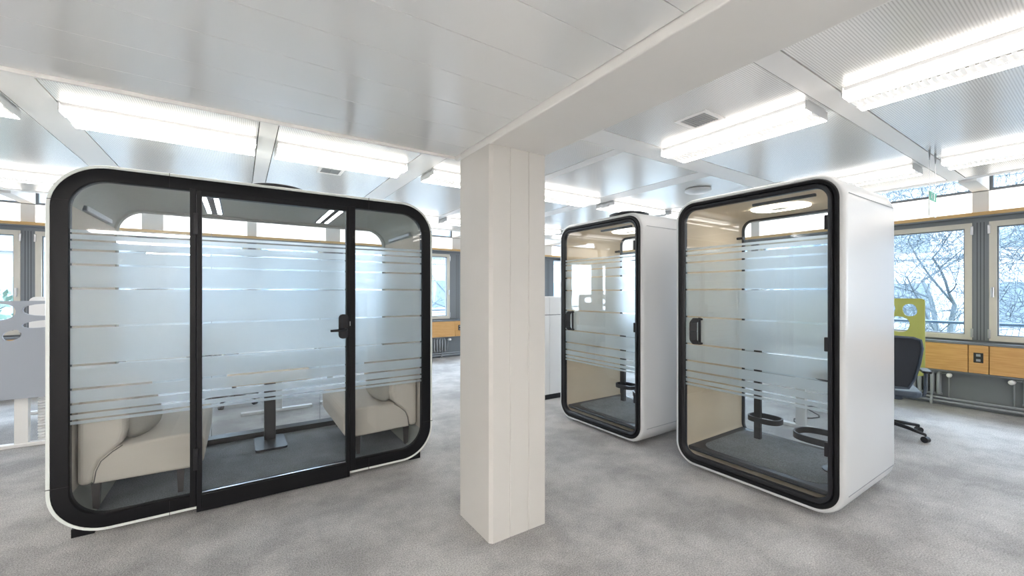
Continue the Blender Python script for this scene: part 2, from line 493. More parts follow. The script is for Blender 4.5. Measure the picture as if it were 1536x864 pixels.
radiator(wall_back, -2.25, -1.5, 'grey column radiator behind the left end of the meeting booth', 1)

# ------------------------------------------------------------------ column, beam, soffit
cx0, cx1, cy0, cy1 = 1.205, 1.607, 2.04, 2.425
ch = .018
def notch(x): return [(x-.004, cy0), (x, cy0+.004), (x+.004, cy0)]
poly = [(cx0, cy0+ch), (cx0+ch, cy0)]+notch(1.3425)+notch(1.4767)+[(cx1-.006, cy0), (cx1, cy0+.006), (cx1, cy1), (cx0, cy1)]
o = MB().prism(poly, 0, 2.312, 'xy').build('wall_column', 'paint'); o.name = 'trim_column'; struct(o)
ZS = 2.353
struct(MB().box(cx0, cx1, YB, cy1, 2.310, ZC+.1).build('trim_beam', 'beam', bevel=.006))
# soffit panels, seams every .25 m parallel to X
seams = [2.49, 2.285, 2.04, 1.79, 1.545, 1.30, 1.05]
y = 1.05
while y > YB+.3: y -= .25; seams.append(y)
seams.append(YB)
m = MB()
for a, b in zip(seams[:-1], seams[1:]):
    m.box(XL, cx0-.004, b+.0012, a-.0012, ZS, ZS+.03)
o = m.build('ceiling_soffit', 'soffit', bevel=.0012, seg=1); o.name = 'ceiling'; struct(o)
trim(MB().box(XL, cx0, YB, 2.488, ZS+.031, ZC+.1), 'strip')
trim(MB().box(XL, cx0-.004, 2.493, 2.505, ZS-.016, ZC+.1), 'strip')   # edge profile
trim(MB().box(cx0-.004, cx0+.03, cy1, 2.49, 2.33, ZC+.1), 'strip')

# ------------------------------------------------------------------ upper ceiling: perforated panels and strips
XE, YE = 6.82, 7.75           # ceiling edge lines near the window walls
xs = []                        # strips running along Y (for y > 2.53)
for c, w in zip(PX, PXW):
    h = .119 if w else .06
    xs.append((c-h, c+h))
ys = []
for c, w in zip(PY, PYW):
    h = .12 if w else .065
    ys.append((c+.06-h, c+.06+h))
yS0, yS1 = 2.295, 2.535       # wide strip parallel to X which separates the two fields
m = MB(); g = .007
xcuts = [XL]+[v for s in xs for v in s]+[XE]
for i in range(0, len(xcuts)-1, 2):
    a, b = xcuts[i], min(xcuts[i+1], XE-.12)
    if b-a < .1: continue
    y0 = yS1 if a > 1.3 else 2.505
    m.box(a+g, b-g, y0+g, YE-.13, ZC, ZC+.02)
ysr = [s for s in ys if s[1] < 2.0]
ycuts = [YB]+[v for s in ysr for v in s]+[yS0]
for i in range(0, len(ycuts)-1, 2):
    m.box(cx1+.002, XE-.12-g, ycuts[i]+g, ycuts[i+1]-g, ZC, ZC+.02)
o = m.build('ceiling_perforated', 'perf'); o.name = 'ceiling.001'; struct(o)
for a, b in xs:
    if b < XE: trim(MB().box(a, b, yS1-.01 if a > 1.3 else 2.505, YE, ZC-.002, ZC+.03), 'strip')
for a, b in ysr: trim(MB().box(cx1+.002, XE, a, b, ZC-.002, ZC+.03), 'strip')
trim(MB().box(cx1+.002, XE, yS0, yS1, ZC-.002, ZC+.03), 'strip')
trim(MB().box(XE-.12, XE, YB, YE, ZC-.003, ZC+.05), 'strip')
trim(MB().box(XL, XE, YE-.12, YE, ZC-.003, ZC+.05), 'strip')
trim(MB().box(XL, XE, 2.505, YE, ZC+.06, ZC+.08), 'dark')  # dark sheet over the panels, stands in for shade in their gaps
trim(MB().box(cx1, XE, YB, 2.505, ZC+.06, ZC+.08), 'dark')  # same dark sheet for gap shade, right-hand field
struct(MB().box(XL-.2, XW+.3, YB-.2, YW+.3, 3.1, 3.2).build('ceiling_slab', 'wall')).name = 'ceiling.002'

# ------------------------------------------------------------------ ceiling lights
def make_fixture(L):
    r = D.objects.new('ceiling_light', None); COL.objects.link(r); r['category'] = 'ceiling light'
    w = .175
    m = MB(); m.box(-L/2, L/2, -w+.03, w-.03, .045, .065)
    m.box(-L/2, -L/2+.006, -w, w, .0, .06); m.box(L/2-.006, L/2, -w, w, .0, .06)
    m.build('housing', 'white', r)
    m = MB()                                     # glowing side wings
    for s in (-1, 1):
        m.prism([(s*(w-.004), .002), (s*(w-.014), -.006), (s*.078, -.004), (s*.078, .002)], -L/2+.006, L/2-.006, 'yz')
    m.build('diffuser', 'tube', r)
    m = MB()
    for s in (-1, 1): m.prism([(s*w, -.003), (s*w, .012), (s*(w-.05), .046), (s*(w-.06), .046), (s*(w-.004), .010), (s*(w-.003), -.003)], -L/2+.006, L/2-.006, 'yz')
    m.build('side_skirt', 'skirt', r)
    m = MB(); m.box(-L/2+.006, L/2-.006, -.068, .068, .030, .034); m.build('reflector', 'louvre_gap', r)
    m = MB(); n = int(L/.036)
    for i in range(n):
        x = -L/2+(i+.5)*L/n
        m.add([(x-.009,-.07,-.006),(x+.009,-.07,-.006),(x+.002,-.07,.024),(x-.002,-.07,.024),
               (x-.009,.07,-.006),(x+.009,.07,-.006),(x+.002,.07,.024),(x-.002,.07,.024)],
              [(0,1,5,4),(1,2,6,5),(2,3,7,6),(3,0,4,7),(0,3,2,1),(4,5,6,7)])
    for s in (-1, 1): m.box(-L/2+.006, L/2-.006, s*.07-.008, s*.07+.008, -.010, .026)
    m.build('louvre', 'louvre', r)
    return r
fx = make_fixture(1.12)
ZF = ZC-.066
used = [0]
def put_fix(x, y, rz, label):
    g = 'louvred ceiling lights'
    if not used[0]:
        fx.location = (x, y, ZF); fx.rotation_euler = (0,0,rz); fx['label'] = label; fx['group'] = g; used[0] = 1
    else: dup(fx, (x, y, ZF), rz, label, g)
bays = [(xcuts[i], min(xcuts[i+1], XE-.12)) for i in range(0, len(xcuts)-1, 2)]
ln = {4.11: 'nearer', 6.55: 'farther'}
for yy in (4.11, 6.55):
    for i, (a, b) in enumerate(bays):
        if b-a < 1 or a < -4: continue
        k = sum(1 for q in bays if q[0] > a and q[1]-q[0] > 1)
        put_fix((a+b)/2, yy, 0, 'louvred white ceiling light, %s from the right in the %s row over the far half' % (ORD[k], ln[yy]))
ylab = ['just behind the beam level with the square vent', 'at the upper right picture edge', 'behind the camera']
for xx, nm in ((3.28, 'near row'), (5.66, 'window row')):
    for k, yy in enumerate((1.745, .435, -.89, -2.2)):
        put_fix(xx, yy, PI/2, 'louvred white ceiling light, %s one of the %s on the right-hand side' % (['farthest', 'second farthest', 'third farthest', 'last'][k], nm))
# fill panels added to the soffit behind the camera, out of view, to brighten the room
pn = None
for i, (x, y) in enumerate([(-1.2,-1.6), (-3.6,-1.6), (-1.2,-3.2), (-3.6,-3.2), (-3.9, .2)]):
    o = MB().box(-.6, .6, -.12, .12, -.012, 0).build('ceiling_light', 'panel')
    o.location = (x, y, ZS); tag(o, 'added fill light panel in the low ceiling behind the viewer', 'ceiling light', 'added fill panels in the low ceiling')

# vents, detectors
def vent(x, y, s, label, z=ZC):
    r = thing('ceiling_vent', label, 'air vent', (x, y, z), 0)
    m = MB(); h = s/2
    for A in ((-h, h, -h, -h+.03), (-h, h, h-.03, h), (-h, -h+.03, -h+.03, h-.03), (h-.03, h, -h+.03, h-.03)):
        m.box(A[0], A[1], A[2], A[3], -.006, 0)
    m.build('frame', 'strip', r)
    m = MB(); h -= .03; m.box(-h, h, -h, h, -.001, 0); m.build('backing', 'vent', r)
    m = MB()
    for i in range(9): yy = -h+(i+.5)*2*h/9; m.box(-h, h, yy-.003, yy+.003, -.004, -.001)
    m.box(-.003, .003, -h*.5, h*.5, -.006, -.004)
    m.build('grille', 'rad', r)
vent(2.83, 1.765, .25, 'square grey air vent in the perforated ceiling before the nearer light')
vent(.80, 4.64, .24, 'small square vent in the ceiling above the meeting booth')
def disc(x, y, rad, label, name='ceiling_speaker', cat='ceiling speaker'):
    o = MB().lathe([(rad*.75, 0), (rad, -.012), (rad, -.03), (rad*.8, -.045), (.01, -.05)][::-1], (0,0,0), 28).build(name, 'white', auto=40)
    o.location = (x, y, ZC); tag(o, label, cat)
disc(4.7, 2.95, .15, 'round white disc on the ceiling above the nearer phone booth')
disc(2.95, 5.0, .05, 'small white smoke detector on ceiling left of the farther phone booth', 'smoke_detector', 'smoke detector')
disc(-3.1, 5.1, .10, 'round white ceiling disc at the left picture edge')
disc(-2.45, 5.6, .07, 'small white smoke detector at the upper left behind the meeting booth', 'smoke_detector', 'smoke detector')

# ------------------------------------------------------------------ frost stripes
GAPS = [0, .225, .365, .45, .508, .547]
def bands():
    z = [(-.57)]; pts = sorted([g for g in GAPS]+[-g for g in GAPS[1:]])
    out = []; lo = -.57
    for p in pts:
        t = .0065 if abs(p) < .5 else .0055
        out.append((1.25+lo, 1.25+p-t)); lo = p+t
    out.append((1.25+lo, 1.25+.57))
    return out
def film(x0, x1, y, parent):
    m = MB()
    for a, b in bands(): m.box(x0, x1, y, y+.0025, a, b)
    m.build('frosted_film', 'frost', parent)

# ------------------------------------------------------------------ phone booth (single)
def make_phone_booth():
    r = thing('phone_booth', '', 'phone booth')
    Wd, Dp, z0, z1, R = 1.19, .97, .02, 2.22, .175
    rect = (-Wd/2, Wd/2, z0, z1, R)
    m = MB(); m.loft(rect, [(0, .033), (.0, .018), (.005, .009), (.018, .003), (.045, 0), (Dp-.045, 0), (Dp-.02, .004), (Dp-.004, .014), (Dp, .03), (Dp, .05), (.03, .05), (.03, .033)], 12)
    m.build('shell', 'white', r, auto=50)
    # seams where the flat side meets the rounded corner
    m = MB()
    for s in (-1, 1):
        for z in (z1-R+.03, z0+R-.02):
            m.box(s*Wd/2-.0012, s*Wd/2+.0012, .05, Dp-.05, z-.002, z+.002)
    m.build('panel_seam', 'rad', r)
    # front gasket and door ring
    m = MB(); m.loft(rect, [(-.004, .031), (-.010, .038), (-.010, .054), (-.003, .062), (.03, .062), (.03, .031)], 12); m.build('gasket', 'black', r, auto=40)
    m = MB(); m.loft(rect, [(-.002, .063), (-.012, .067), (-.012, .080), (-.002, .093), (.03, .093), (.03, .063)], 12); dr = m.build('door_frame', 'black2', r, auto=40)
    gx = Wd/2-.09
    poly = rrect(-gx, gx, z0+.09, z1-.09, R-.09, 8)
    m = MB(); m.add([(a, .008, b) for a, b in poly], [tuple(range(len(poly)))]); gl = m.build('door_glass', 'glass', r)
    film(-gx+.002, gx-.002, .010, gl)
    # handle: C-shaped pull on the left
    m = MB(); hz = 1.137; hx = -.395
    pts = [(hx+.025, -.008, hz+.098), (hx+.012, -.035, hz+.098), (hx, -.05, hz+.07), (hx, -.052, hz), (hx, -.05, hz-.07), (hx+.012, -.035, hz-.098), (hx+.025, -.008, hz-.098)]
    for i in range(len(pts)-1):
        a, b = Vector(pts[i]), Vector(pts[i+1]); t = (b-a).normalized(); w = Vector((.026, .012, 0)); nn = t.cross(w).normalized()*.009
        q = [a-w-nn, a+w-nn, a+w+nn, a-w+nn, b-w-nn, b+w-nn, b+w+nn, b-w+nn]
        m.add(q, [(0,1,2,3),(7,6,5,4),(0,4,5,1),(1,5,6,2),(2,6,7,3),(3,7,4,0)])
    m.build('handle', 'charcoal', r, bevel=.004)
    m = MB(); m.box(hx+.012, hx+.034, -.006, .006, hz-.11, hz+.11); m.build('handle_plate', 'charcoal', r, bevel=.004)
    m = MB()
    for z in (1.12, .45, 1.9): m.box(gx-.022, gx, -.006, .02, z-.045, z+.045)
    m.build('hinge', 'black2', r, bevel=.004)
    # lining
    T = .05
    m = MB(); il = -Wd/2+T; ir = Wd/2-T
    inner = (il, ir, z0+T, z1-T, R-T)
    m.loft(inner, [(.031, .0), (.031, .028), (Dp-.034, .028), (Dp-.034, 0)], 12)
    m.build('lining', 'beige', r, auto=40)
    m = MB(); m.box(il+.12, ir-.12, .05, Dp-.04, z1-T-.026, z1-T-.021); m.build('ceiling_panel', 'beige_c', r)
    m = MB(); m.box(il+.022, ir-.022, .05, Dp-.035, .125, .16); m.v = [(x, y, z) for x, y, z in m.v]
    m.build('floor_rim', 'charcoal', r, bevel=.02)
    m = MB(); m.prism(rrect(il+.10, ir-.10, .12, Dp-.11, .12, 6), .150, .164, 'xy'); m.build('floor_carpet', 'carpet_in', r)
    # back glass and its frame
    m = MB(); m.loft(rect, [(Dp-.03, .05), (Dp-.035, .075), (Dp-.03, .095), (Dp-.006, .095), (Dp-.006, .05)], 12); m.build('back_frame', 'charcoal', r, auto=40)
    m = MB(); m.add([(a, Dp-.012, b) for a, b in rrect(-gx, gx, z0+.09, z1-.09, R-.09, 8)], [tuple(range(36))]); bg = m.build('back_glass', 'glass', r)
    film(-gx+.002, gx-.002, Dp-.010, bg)
    # oval ceiling light
    m = MB(); cy = .52; zt = z1-T-.026
    n = 36; sup = lambda t, a, b: (a*abs(math.cos(t))**.7*(1 if math.cos(t) > 0 else -1), cy+b*abs(math.sin(t))**.7*(1 if math.sin(t) > 0 else -1))
    m.prism([sup(2*PI*k/n, .20, .15) for k in range(n)], zt-.012, zt, 'xy'); lt = m.build('ceiling_lamp', 'halo', r)
    m = MB(); m.prism([sup(2*PI*k/n, .06, .035) for k in range(n)], zt-.018, zt-.012, 'xy'); m.build('sensor_cover', 'beige_c', lt)
    m = MB(); m.box(.02, .42, .035, .06, z1-.135, z1-.115); m.build('door_closer', 'charcoal', r, bevel=.004)
    # coat hook at the rear edge of the left wall
    m = MB(); m.tube([(il+.02, Dp-.12, 1.965), (il+.085, Dp-.12, 1.965), (il+.087, Dp-.12, 1.965)], [.012,.012,.018], 10); m.build('coat_hook', 'charcoal', r, auto=50)
    # table: post with footrest ring
    px, py = -.256, .70
    m = MB(); m.box(px-.027, px+.027, py-.02, py+.02, .16, 1.03); m.build('table_post', 'charcoal', r, bevel=.006)
    m = MB(); m.prism(rrect(px-.14, .44, .60, .90, .06, 5), 1.03, 1.052, 'xy'); m.build('table_top', 'charcoal', r)
    band_ring(px+.07, py-.02, .13, .10, .335, .378, 'foot_ring', r)
    for c in r.children: pass
    return r
def band_ring(cx, cy, a, b, z0, z1, name, parent, t=.012):
    n = 28; o = []; i_ = []
    for k in range(n):
        an = 2*PI*k/n; c, s = math.cos(an), math.sin(an); e = .75
        X = abs(c)**e*(1 if c > 0 else -1); Y = abs(s)**e*(1 if s > 0 else -1)
        o.append((cx+a*X, cy+b*Y)); i_.append((cx+(a-t)*X, cy+(b-t)*Y))
    m = MB(); vs = [(*p, z0) for p in o]+[(*p, z1) for p in o]+[(*p, z1) for p in i_]+[(*p, z0) for p in i_]
    fs = []
    for q in range(4):
        w = (q+1) % 4
        for k in range(n): fs.append((q*n+k, q*n+(k+1)%n, w*n+(k+1)%n, w*n+k))
    m.add(vs, fs); return m.build(name, 'charcoal', parent, auto=40)

pb = make_phone_booth()
pb.location = (3.12, 1.572, 0); pb.rotation_euler = (0, 0, -PI/2)
pb['label'] = 'white single phone booth with black-ringed glass door, the nearer one on the right'
dup(pb, (3.12, 3.098, 0), -PI/2, 'white single phone booth standing behind the nearer booth, beside the column')
pb['group'] = 'single phone booths'; D.objects['phone_booth.001']['group'] = 'single phone booths'

def make_stool():
    r = thing('bar_stool', '', 'stool')
    m = MB(); m.lathe([(.10,0),(.10,.008),(.03,.02),(.022,.05)], (0,0,0), 32); m.build('base', 'charcoal', r, auto=40)
    m = MB(); m.tube([(0,0,.02),(0,0,.66)], .022, 14); m.build('post', 'charcoal', r, auto=50)
    m = MB(); m.lathe([(.03,.64),(.14,.655),(.175,.68),(.175,.705),(.15,.722),(.05,.728)], (0,0,0), 32); m.build('seat', 'charcoal', r, auto=50)
    band_ring(-.01, .08, .15, .195, .195, .24, 'foot_ring', r)
    return r
st = make_stool(); st.location = (3.60, 1.165, .164); st.rotation_euler = (0,0,0)
st['label'] = 'dark bar stool with foot ring inside the nearer phone booth'
dup(st, (3.60, 2.691, .164), 0, 'dark bar stool with foot ring inside the farther phone booth')

# booth rooftop fans
def roof_fan(x, y, z, label):
    m = MB(); m.lathe([(.15,0),(.15,.075),(.21,.08),(.213,.095),(.19,.104),(.05,.108)], (0,0,0), 36)
    o = m.build('roof_fan', 'charcoal', auto=40); o.location = (x, y, z); tag(o, label, 'roof fan', 'round fans on the booth roofs')
roof_fan(.27, 3.95, 2.214, 'flat black fan disc on the meeting booth roof')
roof_fan(3.62, 3.1, 2.22, 'flat dark fan disc on the farther phone booth roof')
roof_fan(3.75, 1.572, 2.22, 'flat dark fan disc on the nearer phone booth roof')

# ------------------------------------------------------------------ meeting booth
QX0, QX1, QZ0, QZ1, QR = -.914, 1.419, .027, 2.214, .27
QY, QD = 3.40, 1.22
q = thing('meeting_booth', 'wide white meeting booth with black frame and central glass door on the left', 'meeting booth', (.2525, QY, 0))
hx = (QX1-QX0)/2
def lx(x): return x-.2525
rect = (-hx, hx, QZ0, QZ1, QR)
dl, drr = lx(-.230), lx(.724)       # door leaf edges
def cut_bottom(mb): return mb
m = MB(); m.loft(rect, [(0, .019), (.0, .004), (.008, 0), (QD-.01, 0), (QD, .006), (QD, .06), (.02, .06), (.02, .019)], 14)
m.build('shell', 'rim', q, auto=50)
# black front frame as loft ring
m = MB(); m.loft(rect, [(-.002, .021), (-.004, .024), (-.004, .093), (.001, .097), (.05, .097), (.05, .021)], 14)
m.build('front_frame', 'black', q, auto=40)
m = MB()
for z in (1.985,):
    pass
for x in (-.62, .62+.0): m.box(x-.001, x+.001, -.0075, 0, QZ1-.095, QZ1-.001); m.box(x-.001, x+.001, -.0075, 0, QZ0+.001, QZ0+.095)
for z in (1.985, .33):
    m.box(-hx+.002, -hx+.095, -.0075, 0, z-.001, z+.001); m.box(hx-.095, hx-.002, -.0075, 0, z-.001, z+.001)
m.build('panel_seam', 'dark', q)
# mullions beside the door
for a, b in ((lx(-.265), lx(-.232)), (lx(.726), lx(.768))):
    MB().box(a, b, -.008, .06, .05, 2.13).build('mullion', 'black', q, bevel=.003)
# door
def ring_rect(m, x0, x1, z0, z1, w0, w1, wt, wb, y0, y1):
    m.box(x0, x0+w0, y0, y1, z0, z1); m.box(x1-w1, x1, y0, y1, z0, z1)
    m.box(x0+w0, x1-w1, y0, y1, z1-wt, z1); m.box(x0+w0, x1-w1, y0, y1, z0, z0+wb)
m = MB(); ring_rect(m, dl, drr, .012, 2.122, .028, .026, .035, .108, -.016, .03)
door = m.build('door', 'black', q, bevel=.002)
gx0, gx1 = dl+.028, drr-.026
m = MB(); m.add([(gx0, .01, .12), (gx1, .01, .12), (gx1, .01, 2.087), (gx0, .01, 2.087)], [(0,1,2,3)]); m.build('door_glass', 'glass', door)
film(gx0, gx1, .012, door)
m = MB(); m.box(gx0, gx1, .006, .018, .12, .128); m.build('glass_seal', 'steel', door)
m = MB()
for z in (.36, 1.9): m.box(dl-.016, dl+.010, -.026, -.008, z-.07, z+.07)
m.build('door_hinge', 'black2', q, bevel=.004)
# lever handle
m = MB(); m.prism(rrect(lx(.640), lx(.712), 1.095, 1.283, .03, 5), -.030, -.016, 'xz'); hd = m.build('handle_plate', 'black2', door, bevel=.003)
m = MB(); m.tube([(lx(.69), -.03, 1.165), (lx(.69), -.06, 1.165), (lx(.68), -.068, 1.165), (lx(.63), -.07, 1.163), (lx(.575), -.07, 1.162)], [.012,.012,.011,.010,.009], 10); m.build('door_handle', 'black2', door, auto=50)
m = MB(); m.box(drr-.0005, drr+.006, -.012, -.004, 1.19, 1.225); m.build('latch', 'steel', door)
# fixed side panes with rounded outer corners
def side_pane(x0, x1, left):
    R = QR-.097; z0, z1 = QZ0+.097, QZ1-.097; seg = 8
    full = rrect(x0, x1, z0, z1, R, seg)
    if left: pts = [(x1, z1)]+full[seg+1:3*(seg+1)]+[(x1, z0)]
    else: pts = full[0:seg+1]+[(x0, z1), (x0, z0)]+full[3*(seg+1):]
    m = MB(); m.add([(a, .01, b) for a, b in pts], [tuple(range(len(pts)))])
    g = m.build('side_glass', 'glass', q); film(x0+.001, x1-.001, .012, g)
side_pane(-hx+.097, lx(-.265), True); side_pane(lx(.768), hx-.097, False)
# lining: sides, ceiling
T = .06
irect = (-hx+T, hx-T, QZ0+T-.02, QZ1-T, QR-T)
m = MB(); m.loft(irect, [(.05, 0), (.05, .02), (.08, .02), (QD-.10, .02), (QD-.10, 0)], 14)
m.build('lining', 'felt', q, auto=45)
for s in (-1, 1):
    x0, x1 = sorted((s*(hx-T-.020), s*(hx-T-.032)))
    MB().box(x0, x1, .07, QD-.12, .26, 1.965).build('acoustic_panel', 'felt2', q, bevel=.003)
    x0, x1 = sorted((s*(hx-T-.020), s*(hx-T-.05)))
    MB().box(x0, x1, .30, .92, 1.975, 2.008).build('coat_rail', 'rad', q, bevel=.006)
# floor
MB().box(-hx+.16, hx-.16, .05, QD-.10, .085, .10).build('floor_base', 'charcoal', q)
MB().box(-hx+.13, hx-.13, .052, QD-.14, .100, .108).build('floor_carpet', 'carpet_in', q)
MB().box(-hx+.09, hx-.09, QD-.14, QD-.02, .06, .155).build('rear_sill', 'black', q)
# back frame + glass
m = MB(); m.loft((-hx+.02, hx-.02, QZ0+.02, QZ1-.02, QR-.02), [(QD-.10, .0), (QD-.10, .075), (QD-.02, .075), (QD-.02, 0)], 14); m.build('back_frame', 'felt', q, auto=45)
p = rrect(-hx+.09, hx-.09, .14, QZ1-.09, QR-.09, 8)
m = MB(); m.add([(a, QD-.03, b) for a, b in p], [tuple(range(len(p)))]); bg = m.build('back_glass', 'glass', q)
film(-hx+.095, hx-.095, QD-.028, bg)
m = MB()
for x in (lx(-.204), lx(.692)): m.box(x-.0015, x+.0015, QD-.033, QD-.026, .15, QZ1-.1)
m.build('glass_joint', 'rad', q)
# feet
m = MB()
for s in (-1, 1):
    for y in (.06, QD-.14): MB().box(s*(hx-.14)-.05, s*(hx-.14)+.05, y, y+.1, 0, .05).build('foot', 'black', q)
# ceiling lamps inside: recessed double strips
for x in (lx(-.17), lx(.675)):
    m = MB(); m.box(x-.06, x+.06, .18, .98, QZ1-T-.026, QZ1-T-.016)
    lt = m.build('ceiling_lamp', 'chairb', q)
    m = MB(); m.box(x-.05, x-.022, .185, .95, QZ1-T-.030, QZ1-T-.026); m.box(x+.022, x+.05, .185, .95, QZ1-T-.030, QZ1-T-.026); m.build('light_strip', 'led', lt)
    m = MB()
    for i in range(26): yy = .19+i*.03; m.box(x-.018, x+.018, yy, yy+.008, QZ1-T-.032, QZ1-T-.026)
    m.build('lamp_grid', 'charcoal', lt)

# table inside the meeting booth
t = thing('meeting_table', 'pedestal table with slim dark post at the rear of the meeting booth', 'table', (.236, 4.33, .108))
MB().prism(rrect(-.12, .12, -.28, .10, .03, 4), 0, .018, 'xy').build('base_plate', 'black2', t)
MB().box(-.045, .045, -.03, .03, .018, .60).build('table_post', 'black2', t, bevel=.006)
MB().prism(rrect(-.32, .32, -.45, .14, .08, 6), .605, .625, 'xy').build('table_top', 'beige', t)

# sofas
def make_sofa():
    r = thing('sofa_bench', '', 'sofa')
    # local: back at x=0, seat toward +x, length along y 0..0.98
    def soft(poly, y0, y1, name, b=.035):
        m = MB(); m.prism(poly, y0, y1, 'xz'); return m.build(name, 'sofa', r, bevel=b, seg=4)
    def arc(cx, cz, rx, rz, a0, a1, n=8): return [(cx+rx*math.cos(math.radians(a0+(a1-a0)*i/n)), cz+rz*math.sin(math.radians(a0+(a1-a0)*i/n))) for i in range(n+1)]
    back = [(.015, .28), (.085, .28), (.095, .36)]+[(.12, .42), (.17, .465), (.215, .51), (.235, .58), (.235, .68)]+arc(.145, .72, .09, .09, 0, 90, 5)+arc(.06, .76, .045, .05, 90, 180, 4)
    o = soft(back, 0, .98, 'backrest', .03)
    seat = [(.078, .28), (.60, .27)]+arc(.585, .33, .045, .05, -60, 0, 4)+arc(.57, .43, .065, .075, 0, 90, 6)+[(.45, .508), (.28, .495), (.21, .495), (.16, .465), (.112, .42), (.088, .36)]
    o = soft(seat, 0, .98, 'seat', .02)
    for s in (.0, .98):
        m = MB(); pts = [(.09,.29),(.10,.36),(.122,.415),(.172,.462),(.22,.495)]
        m.tube([(a, s, b) for a, b in pts], .0025, 6); m.build('piping', 'legwood', r, smooth=True)
    for x in (.09, .50):
        for y in (.06, .90):
            m = MB(); m.add([(x-.02,y-.02,.27),(x+.02,y-.02,.27),(x+.02,y+.02,.27),(x-.02,y+.02,.27),(x-.014,y-.014,.108),(x+.014,y-.014,.108),(x+.014,y+.014,.108),(x-.014,y+.014,.108)],
                [(0,1,2,3),(7,6,5,4),(0,4,5,1),(1,5,6,2),(2,6,7,3),(3,7,4,0)]); m.build('leg', 'legwood', r)
    return r
s1 = make_sofa(); s1.location = (-.826, 3.50, 0)
s1['label'] = 'beige sofa bench against the left end wall inside the meeting booth'; s1['group'] = 'sofa benches in the meeting booth'
s2 = dup(s1, (1.330, 4.48, 0), PI, 'beige sofa bench against the right end wall inside the meeting booth')

def pillow(name_l, loc, rot, sz=(.33,.30,.13)):
    n, k = 20, 12; vs = []; fs = []
    def se(c, e): return abs(c)**e*(1 if c >= 0 else -1)
    for i in range(k+1):
        p = -PI/2+PI*i/k
        for j in range(n):
            a = 2*PI*j/n
            x = se(math.cos(a), .6)*se(math.cos(p), .8); z = se(math.sin(a), .6)*se(math.cos(p), .8); y = math.sin(p)
            edge = 1-.25*max(0, (abs(x*z)))
            w = 1+.05*math.sin(3*a+p*4)
            vs.append((x*sz[0]/2*w, y*sz[2]/2*edge, z*sz[1]/2*w))
    for i in range(k):
        for j in range(n): fs.append((i*n+j, i*n+(j+1)%n, (i+1)*n+(j+1)%n, (i+1)*n+j))
    m = MB(); m.add(vs, fs); o = m.build('pillow', 'pillow', smooth=True, sub=1)
    o.location = loc; o.rotation_euler = rot; tag(o, name_l, 'pillow', 'beige pillows in the meeting booth')
pillow('beige scatter pillow on the left sofa bench in the meeting booth', (-.545, 3.72, .628), (0, -.2, 1.1), (.30, .27, .14))
pillow('beige scatter pillow on the right sofa bench in the meeting booth', (1.05, 3.72, .628), (0, .2, -1.1), (.30, .27, .14))

# ------------------------------------------------------------------ desks, screens, chairs, cabinet
def make_desk(Ln=1.6, Dp=.8):
    r = thing('desk', '', 'desk')     # local: X = depth direction of feet, Y = length
    MB().box(0, Dp, 0, Ln, .72, .745).build('tabletop', 'deskw', r, bevel=.004)
    for y in (.03, Ln-.09):
        MB().box(Dp/2-.045, Dp/2+.045, y, y+.06, .03, .72).build('leg', 'deskw', r, bevel=.004)
        MB().box(.02, Dp-.02, y-.005, y+.065, 0, .035).build('foot', 'deskw', r, bevel=.006)
    MB().box(Dp/2-.02, Dp/2+.02, .09, Ln-.09, .66, .71).build('crossbar', 'deskw', r)
    return r
dk = make_desk(); dk.location = (0, 5.73, 0); dk['label'] = 'white T-leg desk seen behind the table post of the meeting booth'; dk['group'] = 'white T-leg desks'
dup(dk, (.86, 5.80, 0), 0, 'white T-leg desk behind the right sofa of the meeting booth')
dup(dk, (-2.1, 5.73, 0), 0, 'white T-leg desk behind the grey screen at the left picture edge')
dup(dk, (6.56, 1.56, 0), PI/2, 'white T-leg desk beside the green screen by the right-hand windows')

def blob(cx, cz, rx, rz, rot=0, n=18, e=.85, skew=0):
    out = []
    for k in range(n):
        a = 2*PI*k/n; c, s = math.cos(a), math.sin(a)
        x = rx*abs(c)**e*(1 if c > 0 else -1); z = rz*abs(s)**e*(1 if s > 0 else -1)
        x += skew*z
        out.append((cx+x*math.cos(rot)-z*math.sin(rot), cz+x*math.sin(rot)+z*math.cos(rot)))
    return out
# grey-white screen across the desk end on the left (local X to the right, base z .466)
o = plate(rrect(-.9, .9, 0, .907, .03, 4), [blob(.03, .805, .115, .075, .1), blob(.35, .822, .165, .058, 0), blob(.32, .690, .14, .034, .1), blob(.12, .590, .062, .045, .45), blob(-.26, .79, .12, .08, .1), blob(-.14, .62, .09, .06), blob(-.55, .76, .12, .09), blob(.66, .80, .1, .07), blob(-.45, .58, .07, .05)], .025, 'desk_screen', 'screenw')
o.location = (-1.86, 5.703, .466); tag(o, 'light grey acoustic desk screen with pebble-shaped holes left of the meeting booth', 'desk screen')
o = plate(rrect(-.75, .75, 0, .93, .06, 4), [blob(-.42, .80, .17, .07, -.2), blob(.0, .76, .16, .08, .1), blob(.45, .8, .14, .07), blob(-.1, .58, .1, .06)], .025, 'desk_screen', 'deskw')
o.location = (-1.37, 7.40, .47); tag(o, 'white pebble-holed desk screen behind the light grey one at left', 'desk screen')
# green screen, in the plane x = 6.7
o = plate(rrect(-.75, .75, 0, .914, .035, 5), [blob(.62, .775, .065, .075, .2), blob(.40, .79, .09, .085, 0), blob(.52, .60, .10, .095, -.2), blob(.30, .62, .08, .06), blob(.08, .76, .10, .08), blob(-.2, .70, .10, .1), blob(-.5, .74, .11, .08)], .025, 'desk_screen', 'screeng')
o.location = (6.70, 2.095, .466); o.rotation_euler = (0, 0, -PI/2); tag(o, 'olive green desk screen with pebble-shaped holes by the right-hand windows', 'desk screen')

